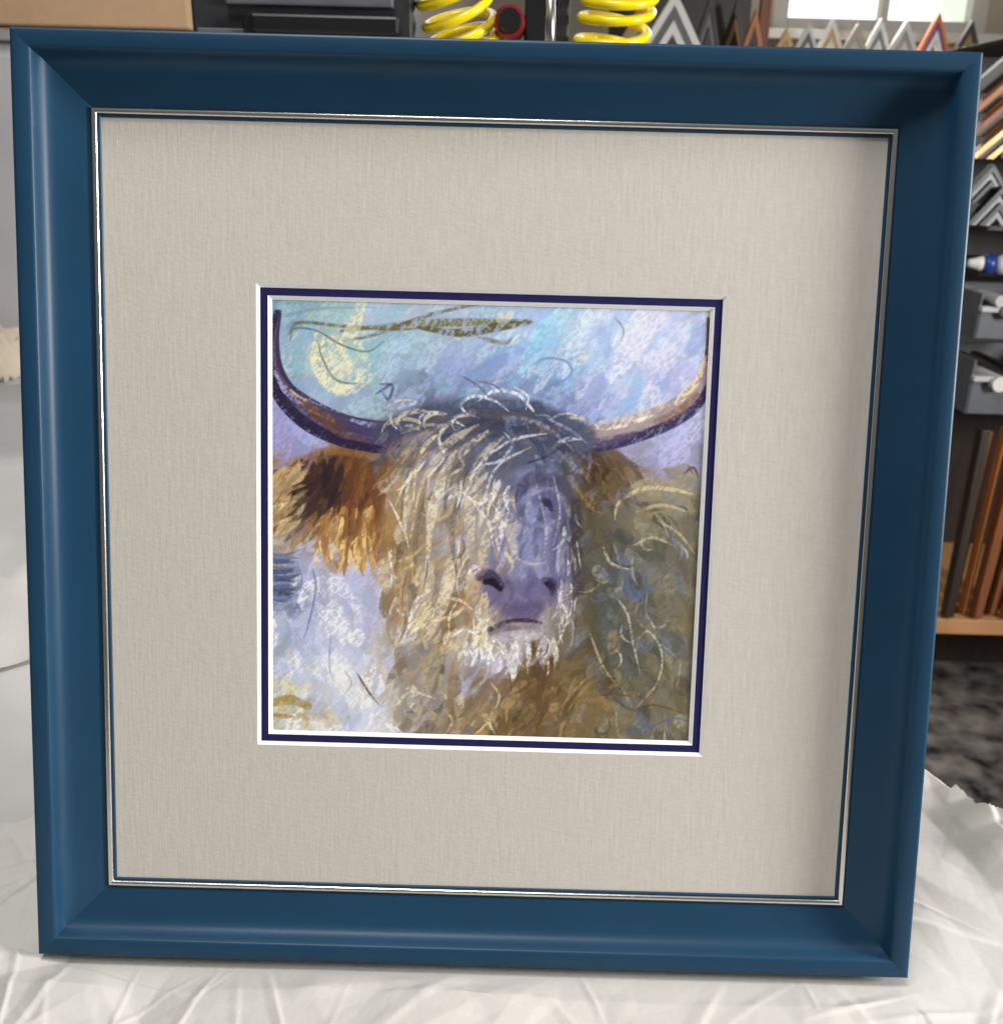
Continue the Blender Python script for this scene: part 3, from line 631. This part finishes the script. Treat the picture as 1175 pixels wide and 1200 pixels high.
tag(sheet('crumpled_paper',xs3,ys3,lambda X,Y:.006+(.085+FC)*np.clip(1-rr_(X,Y),0,1)**.5,lambda X,Y:rr_(X,Y)<1,M_beige),'crumpled beige paper in front of the pale tub','crumpled paper')
Ym=.72
def mx(x,y,Y=Ym): return onY(x,y,Y)
MC=empty('corner_press',(mx(490,40).x,Ym+.06,.016),'dark grey workshop press with a pair of yellow springs behind the frame','machine')
def mpart(name,m,fn,bevel=0,smooth=False):
    mb=MB(); fn(mb); o=mb.build(name,m,None,bevel,smooth); rel(o,MC); return o
s_=scl(mx(490,20))
xa=mx(224,20).x; xb=mx(484,20).x; za=mx(350,60).z; zb=mx(350,-40).z
mpart('beam',M_dark,lambda b:b.box(((xa+xb)/2,Ym+.05,(za+zb)/2),(xb-xa,.1,zb-za)),.004)
z1=mx(350,8).z; z2=mx(350,-6).z
mpart('rail',M_grey,lambda b:b.box(((xa+xb)/2+.01,Ym-.004,(z1+z2)/2),(xb-xa-.06,.012,(z2-z1))),.002)
z3=mx(350,42).z; z4=mx(350,18).z
mpart('guide_bar',M_black,lambda b:b.box((mx(385,30).x,Ym-.012,(z3+z4)/2),(mx(470,30).x-mx(300,30).x,.024,(z4-z3)*.9)),.003)
kp=mx(296,28,Ym-.02)
mpart('knob',M_black,lambda b:b.tube([kp+Vector((0,.02,0)),kp+Vector((0,.004,0)),kp],[.010,.012,.009],24),.0,False)
zk=mx(250,44).z; zk2=mx(250,34).z
mpart('strip',M_grey,lambda b:b.box((mx(262,30).x,Ym-.006,(zk+zk2)/2),(.05,.012,zk2-zk)),.001)
def spring(xp,ybot,tiltx,tilty,ph,var):
    c=mx(xp,ybot); c=Vector((c.x,Ym+.05,c.z)); Rr=41*s_; rw=5.6*s_; pitch=20.5*s_; turns=7; pts=[]
    Mx=Matrix.Rotation(tiltx,3,'Y')@Matrix.Rotation(tilty,3,'X'); zc=0
    for i in range(turns*28+1):
        a=2*math.pi*i/28+ph; zc+=pitch/28*(1+.28*math.sin(a*.31+var)); pts.append(c+Mx@Vector((Rr*math.cos(a)+.10*zc*math.sin(var),Rr*math.sin(a),zc)))
    mpart('spring',M_yellow,lambda b:b.tube(pts,rw,12),0,True)
    mpart('spring_seat',M_steel,lambda b:b.tube([c+Mx@Vector((0,0,-.02)),c+Mx@Vector((0,0,-rw))],[Rr+rw,Rr+rw],32))
    mpart('spring_post',M_dark,lambda b:b.tube([Vector((c.x,c.y,.03)),c+Mx@Vector((0,0,-.018))],[.011,.011],20),0,True)
spring(552,88,-.30,.34,.5,.4); spring(712,86,.04,.30,2.2,1.9)
rk=mx(597,24,Ym+.0)
mpart('red_collar',M_red,lambda b:b.tube([rk+Vector((0,.05,0)),rk+Vector((0,.0,0))],[.018,.016],28))
mpart('knob',M_black,lambda b:b.tube([rk+Vector((0,.0,0)),rk+Vector((0,-.012,0))],[.013,.0115],24))
mpart('bracket',M_black,lambda b:b.box((mx(629,20).x,Ym+.04,mx(625,20).z),(.026,.03,.11)),.003)
mpart('bracket',M_dark,lambda b:b.box((mx(658,10).x,Ym+.06,mx(655,14).z),(.022,.04,.1)),.003)
mpart('chrome_rod',M_steel,lambda b:b.tube([mx(645,-30),mx(645,90)],[.005,.005],20),0,True)
for xc in (250,470):
    mpart('column',M_dark,lambda b,xc=xc:b.box((mx(xc,0).x,Ym+.06,.235),(.05,.06,.41)),.003)
mpart('base_plate',M_dark,lambda b:b.box((mx(480,0).x,Ym+.06,.022),(.56,.22,.018)),.003)
# ------------------------------------------------------------------ back wall and window
Yw=3.7
def wx(px): return onY(px,40,Yw).x
wz=onY(1020,40,Yw).z
X0,X1=wx(902),wx(1152); zt_=wz+.75
mb=MB(); t_=.12; L,Rr_=-4.5,4.5
mb.box(((L+X0)/2,Yw+t_/2,.4),(X0-L,t_,2.6)); mb.box(((X1+Rr_)/2,Yw+t_/2,.4),(Rr_-X1,t_,2.6))
mb.box(((X0+X1)/2,Yw+t_/2,(wz-.9)/2),(X1-X0,t_,wz+.9)); mb.box(((X0+X1)/2,Yw+t_/2,(zt_+1.7)/2),(X1-X0,t_,1.7-zt_))
struct(mb.build('back_wall',M_wall))
WN=empty('window',((X0+X1)/2,Yw,wz),'white painted window letting in daylight, behind the top right of the frame','window')
wi=X1-X0
mb=MB(); mb.box((-wi/2+.03,.03,.375),(.06,.07,.75)); mb.box((wi/2-.03,.03,.375),(.06,.07,.75)); mb.box((0,.03,.72),(wi-.12,.07,.06)); mb.box((0,.03,.025),(wi-.12,.07,.05)); mb.build('frame',M_frame_w,WN,.004)
mb=MB(); mb.box((.02,.03,.37),(.03,.05,.64)); mb.build('glazing_bar',M_frame_w,WN)
mb=MB(); mb.box((0,-.06,-.02),(wi+.1,.16,.035)); mb.build('sill',M_frame_w,WN,.004)
me_=bpy.data.materials.new('overcast_daylight'); me_.use_nodes=True; nt=me_.node_tree; nt.nodes.clear(); ou=nt.nodes.new('ShaderNodeOutputMaterial'); em=nt.nodes.new('ShaderNodeEmission')
tc=nt.nodes.new('ShaderNodeTexCoord'); nz=nt.nodes.new('ShaderNodeTexNoise'); nz.inputs['Scale'].default_value=1.3; rp=nt.nodes.new('ShaderNodeValToRGB'); rp.color_ramp.elements[0].color=(.50,.58,.45,1); rp.color_ramp.elements[1].color=(1,1,1,1); rp.color_ramp.elements[0].position=.34; rp.color_ramp.elements[1].position=.44
nt.links.new(tc.outputs['Object'],nz.inputs['Vector']); nt.links.new(nz.outputs['Fac'],rp.inputs[0]); nt.links.new(rp.outputs[0],em.inputs[0]); em.inputs[1].default_value=1.9; nt.links.new(em.outputs[0],ou.inputs[0])
mb=MB(); mb.box((1.5,6.5,1.5),(9,.02,6)); struct(mb.build('sky',me_))
mb=MB(); mb.v=[(-5,-2.5,-.9),(5,-2.5,-.9),(5,Yw,-.9),(-5,Yw,-.9)]; mb.f=[(0,1,2,3)]; struct(mb.build('floor',M_floor))
# ------------------------------------------------------------------ corner samples (chevrons)
def chevron(px,py,Y,wpx,hpx,mats,label,group,barpx=14,roll=0,name='frame_corner_sample'):
    a=onY(px,py,Y); s=scl(a); w=wpx*s/2; h=hpx*s; b=barpx*s
    T_=empty(name,(a.x,Y,a.z-h),label,'frame sample',group,rot=(0,roll,0))
    n=math.hypot(w,h)
    def arm(d0,d1,y0,y1,m,nm):
        mb=MB()
        def line(d): k=d*n/w; k2=d*n/h; return [(-w+k2,0),(0,h-k),(w-k2,0)]
        o_=line(d0); i_=line(d1)
        for y in(y0,y1):
            for q in o_+i_: mb.v.append((q[0],y,q[1]))
        for i in range(2):
            mb.f+= [(i,i+1,3+i+1,3+i),(6+i,6+3+i,6+3+i+1,6+i+1),(i,6+i,6+i+1,i+1),(3+i,3+i+1,9+i+1,9+i)]
        mb.f+=[(0,3,9,6),(2,8,11,5)]
        return mb.build(nm,m,T_,.0006)
    k=len(mats)
    for i,m in enumerate(mats):
        arm(b*i/k,b*(i+1)/k*.995,-.02-.006*((i+1)%2)-.002*i,.0,m,'moulding' if i==0 else ('bead' if i%2 else 'inner_lip'))
    return T_
rackY=3.3
za_=onY(1000,66,rackY).z
RR=empty('sample_rail',(onY(960,66,rackY).x,rackY,za_),'pale shelf edge carrying the row of corner samples under the window','shelf')
mb=MB(); mb.box((0,.02,-.02),(1.5,.16,.03)); mb.build('board',M_cream,RR,.003)
for sx_ in (-.7,.7):
    mb=MB(); mb.box((sx_,.05,-(za_+.9+.036)/2),(.05,.05,.9+za_-.04)); mb.build('upright',M_cream,RR,.003)
row=[(920,34,36,34,[M_gold,M_cream],'small gold and cream corner sample, leftmost below the window',12),
(946,28,40,40,[M_white,M_grey,M_white],'white corner sample with a grey line, second from left below the window',13),
(974,22,44,46,[M_white,M_gold,M_white],'white corner sample with a gold line, third from left below the window',14),
(1003,28,40,40,[M_cream,M_white],'cream corner sample, fourth from left below the window',14),
(1030,22,42,46,[M_white,M_silverm,M_white],'white corner sample with a silver line, fifth from left below the window',14),
(1060,24,46,44,[M_white,M_cream,M_white],'broad white and cream corner sample, left of the orange and purple one',16),
(1098,14,44,52,[M_orange,M_purple,M_white],'orange and purple corner sample near the right end of the window row',12),
(1136,24,40,44,[M_darkwood,M_gold,M_black],'dark corner sample with a gold line at the right end of the window row',16)]
for i,(x,y,w,h,ms,lb,bw) in enumerate(row): chevron(x,y,rackY-.03*(i%2),w,h,ms,lb,None,bw)
rackY2=2.6
chevron(790,-10,rackY2,84,70,[M_white,M_grey,M_white,M_darkwood],'large silver and white striped corner sample right of the springs',None,32)
chevron(750,4,rackY2+.06,56,52,[M_gold,M_cream],'cream and gold corner sample half hidden by the right spring',None,18)
chevron(832,-8,rackY2+.1,40,76,[M_darkwood,M_grey,M_darkwood],'narrow dark corner sample between striped sample and window',None,14)
chevron(862,2,rackY2+.16,38,66,[M_black,M_gold,M_black],'black corner sample with a thin gold line near the window edge',None,13)
chevron(884,12,rackY2+.05,30,52,[M_wood,M_darkwood],'small light wood corner sample beside the brown post',None,10)
zz=onY(800,72,rackY2).z
R2=empty('display_stand',(onY(800,72,rackY2).x,rackY2,-.9),'dark display stand carrying the larger corner samples behind the frame','display stand')
xl=onY(720,60,rackY2).x; xr=onY(896,60,rackY2).x; xm=(xl+xr)/2-R2.location.x
mb=MB(); mb.box((xm,.1,zz+.9-.02),(xr-xl,.26,.03)); mb.build('shelf',M_darkwood,R2,.003)
mb=MB(); mb.box((xm,.24,(zz+1.3)/2),(xr-xl,.02,zz+1.3)); mb.build('back_panel',M_darkwood,R2,.003)
pm=empty('wooden_post',(onY(893,40,3.0).x,3.0,-.9),'slim brown upright post between the dark samples and the window','post')
mb=MB(); mb.box((0,0,.95),(.035,.03,1.9)); mb.build('post',M_redwood,pm,.003)
mb=MB(); mb.box((0,0,.01),(.09,.09,.02)); mb.build('foot',M_redwood,pm,.003)
# ------------------------------------------------------------------ rack at the right
Yr=1.75
def ry(x,y,Y=Yr): return onY(x,y,Y)
xL=ry(1090,600).x; xR=xL+.69; zTop=ry(1150,40).z
RK=empty('storage_rack',((xL+xR)/2,Yr+.2,-.9),'dark shelving rack of frame mouldings at the right of the picture','rack')
cxr=RK.location.x
mb=MB(); mb.box((0,.22,(zTop+.9)/2),(xR-xL,.02,zTop+.9)); mb.build('back_panel',M_darkwood,RK)
zs=[ry(1150,708).z, ry(1150,482).z, ry(1150,322).z, ry(1150,268).z, ry(1150,182).z, zTop]
for z in zs[1:]:
    mb=MB(); mb.box((0,.01,z+.9),(xR-xL-.02,.38,.012)); mb.build('shelf',M_darkwood,RK,.002)
mb=MB(); mb.box((xR-cxr,.0,(zTop+.9)/2),(.03,.4,zTop+.9)); mb.build('side_panel',M_darkwood,RK,.002)
mb=MB(); mb.box((0,-.04,zs[0]+.9-.02),(xR-xL+.12,.5,.04)); mb.build('base_board',M_tan,RK,.003)
mb=MB(); mb.box((0,.14,(zs[0]+.9-.04)/2),(xR-xL,.12,zs[0]+.86)); mb.build('plinth',M_darkwood,RK,.003)
ML=[('dark moulding length standing nearest the frame on the right rack',M_darkwood,.026,.97,.5),
('reddish brown moulding length second from the frame on the right rack',M_redwood,.022,.94,1.4),('thin orange moulding length third from the frame on the right rack',M_wood,.014,.97,2),('broad reddish moulding length left of the middle of the standing group',M_redwood,.026,.9,2.6),
('dark brown moulding length in the middle of the standing group',M_darkwood,.018,.95,3.2),('brown moulding length just right of the middle of the standing group',M_redwood,.024,.96,3.6),
('pale orange moulding length third from the right of the standing group',M_wood,.018,.92,4),('broad dark moulding length second from the right of the standing group',M_darkwood,.024,.98,4.4),('reddish moulding length at the right edge of the standing group',M_redwood,.022,.93,5)]
xcur=ry(1088,700).x
for i,(lb,mm,wv,hf_,ln) in enumerate(ML):
    x=xcur+wv/2; xcur+=wv+.002; y=Yr-.07+.022*((i*2)%3); zb0=zs[0]+.004; zt0=zs[1]-.012
    mb=MB(); M3=Matrix.Rotation(math.radians(ln),3,'Y')@Matrix.Rotation(math.radians(-2),3,'X')
    hgt=(zt0-zb0)*hf_; cz=zb0+hgt/2; xo=math.sin(math.radians(ln))*hgt/2
    mb.box((x+xo,y,cz),(wv,.02,hgt),M3); mb.box(Vector((x+xo,y,cz))+M3@Vector((-wv*.32,-.0148,0)),(wv*.3,.009,hgt),M3)
    tag(mb.build('moulding_length',mm,None,.002),lb,'moulding','moulding lengths standing on the right rack')
for i,(yy0,yy1,xx0,lb) in enumerate([(340,392,1132,'grey plastic bin on the right rack, upper of two'),(416,478,1124,'larger grey plastic bin on the right rack, lower of two')]):
    za0=ry(1150,yy1).z; za1=ry(1150,yy0).z; x0=ry(xx0,yy0).x; BN=empty('storage_bin',(x0+.11,Yr+.05,za0),lb,'storage bin')
    h_=za1-za0
    mb=MB(); mb.box((0,0,.004),(.2,.22,.006)); mb.box((-.1,0,h_/2),(.006,.22,h_)); mb.box((.1,0,h_/2),(.006,.22,h_)); mb.box((0,-.11,h_*.36),(.2,.006,h_*.7)); mb.box((0,.11,h_/2),(.2,.006,h_)); mb.build('body',M_bin,BN,.002)
    mb=MB(); mb.box((0,-.118,h_*.68),(.21,.018,.012)); mb.build('rim',M_tub,BN,.002)
for i,(x,y,rr,m,lb) in enumerate([(1162,384,.016,M_white,'white rolled sheet lying in the upper bin on the right rack'),(1150,372,.012,M_tub,'pale grey rolled sheet lying in the upper bin on the right rack'),(1150,466,.017,M_white,'white rolled sheet in the lower bin on the right rack'),(1168,460,.022,M_steel,'shiny foil roll in the lower bin on the right rack')]):
    a=ry(x,y-26,Yr+.0); mb=MB(); mb.tube([a+Vector((0,-.09,0)),a+Vector((0,.12,.0))],[rr,rr],20); tag(mb.build('rolled_sheet',m,None,0),lb,'paper roll')
bq=ry(1136,292,Yr-.03); br=.021
BO=empty('glue_bottle',(bq.x,Yr-.03,zs[2]+.006+br),'white bottle with blue cap lying on the right rack','bottle',rot=(0,0,math.radians(-8)))
mb=MB(); mb.tube([(0,0,0),(.004,0,0),(.02,0,0),(.03,0,0)],[.006,.009,.013,.017],20); mb.build('nozzle',M_white,BO,0,True)
mb=MB(); mb.tube([(.03,0,0),(.032,0,0),(.055,0,0),(.057,0,0)],[.015,.0205,.0205,.016],24); mb.build('cap',M_capblue,BO,0,True)
mb=MB(); mb.tube([(.057,0,0),(.07,0,0),(.17,0,0),(.175,0,0)],[.014,.021,.021,.017],24); mb.build('body',M_white,BO,0,True)
for i,(x,y,ms,lb) in enumerate([(1158,192,[M_black,M_silverm,M_black,M_grey],'black corner sample with silver stripes on the right rack, upper'),(1168,218,[M_black,M_silverm,M_black,M_silverm],'black corner sample with silver stripes on the right rack, lower')]):
    chevron(x,y,Yr-.01-.03*i,70,44,ms,lb,None,22)
for i,(x,y,m,lb) in enumerate([(1182,60,M_darkwood,'dark brown frame corner at the top of the right rack'),(1186,84,M_wood,'orange wooden frame corner below the dark one on the right rack'),(1182,112,M_redwood,'reddish brown frame corner below the orange one'),(1184,138,M_gold,'golden brown frame corner lowest of the four on the right rack')]):
    chevron(x,y,Yr-.0-.03*i,96,46,[m,M_darkwood,m],lb,None,20)
# ------------------------------------------------------------------ light
w=bpy.data.worlds.new('World'); S.world=w; w.use_nodes=True; nt=w.node_tree; bg=nt.nodes['Background']
tc=nt.nodes.new('ShaderNodeTexCoord'); sx=nt.nodes.new('ShaderNodeSeparateXYZ'); rp=nt.nodes.new('ShaderNodeValToRGB')
nt.links.new(tc.outputs['Generated'],sx.inputs[0]); mr=nt.nodes.new('ShaderNodeMapRange'); mr.inputs[1].default_value=-1; mr.inputs[2].default_value=1
nt.links.new(sx.outputs['Z'],mr.inputs[0]); nt.links.new(mr.outputs[0],rp.inputs[0])
rp.color_ramp.elements[0].color=(.09,.09,.09,1); rp.color_ramp.elements[1].color=(.97,.98,1,1)
nt.links.new(rp.outputs[0],bg.inputs[0]); bg.inputs[1].default_value=.20
def area(loc,tgt,sx_,sy_,pw,col):
    l=bpy.data.lights.new('area_light','AREA'); l.shape='RECTANGLE'; l.size=sx_; l.size_y=sy_; l.energy=pw; l.color=col
    o=bpy.data.objects.new('area_light',l); COL.objects.link(o); o.location=loc; o.rotation_euler=(Vector(tgt)-Vector(loc)).to_track_quat('-Z','Y').to_euler(); return o
area((2.0,-.34,.70),(0,.05,.25),.42,.6,74,(1,.985,.96))
area((-.25,-.20,2.1),(0,.05,.25),.8,.35,28,(1,.99,.98))  # soft overhead lamp, not a window; darkens the top rail, lights the bottom
area((1.6,3.2,1.3),(1.2,1.5,.2),1.2,.8,24,(.95,.98,1))
area((-.5,1.7,1.5),(0,-.1,0),1.0,.6,5,(.96,.98,1))  # added back lamp to bring out the tissue creases; no window stands here
# ------------------------------------------------------------------ camera
cam=bpy.data.cameras.new('camera'); co=bpy.data.objects.new('camera',cam); COL.objects.link(co); S.camera=co
right=RX@R[0]; up=-(RX@R[1]); bk_=-(RX@R[2])
co.matrix_world=Matrix(((right[0],up[0],bk_[0],CW[0]),(right[1],up[1],bk_[1],CW[1]),(right[2],up[2],bk_[2],CW[2]),(0,0,0,1)))
cam.sensor_fit='VERTICAL'; cam.sensor_height=36; cam.lens=F/1200*36; cam.clip_end=60; cam.clip_start=.02
cam.shift_y=(CY-600)/1200
cam.dof.use_dof=True; cam.dof.focus_distance=.57; cam.dof.aperture_fstop=14
S.view_settings.view_transform='Standard'; S.view_settings.look='None'; S.view_settings.exposure=0
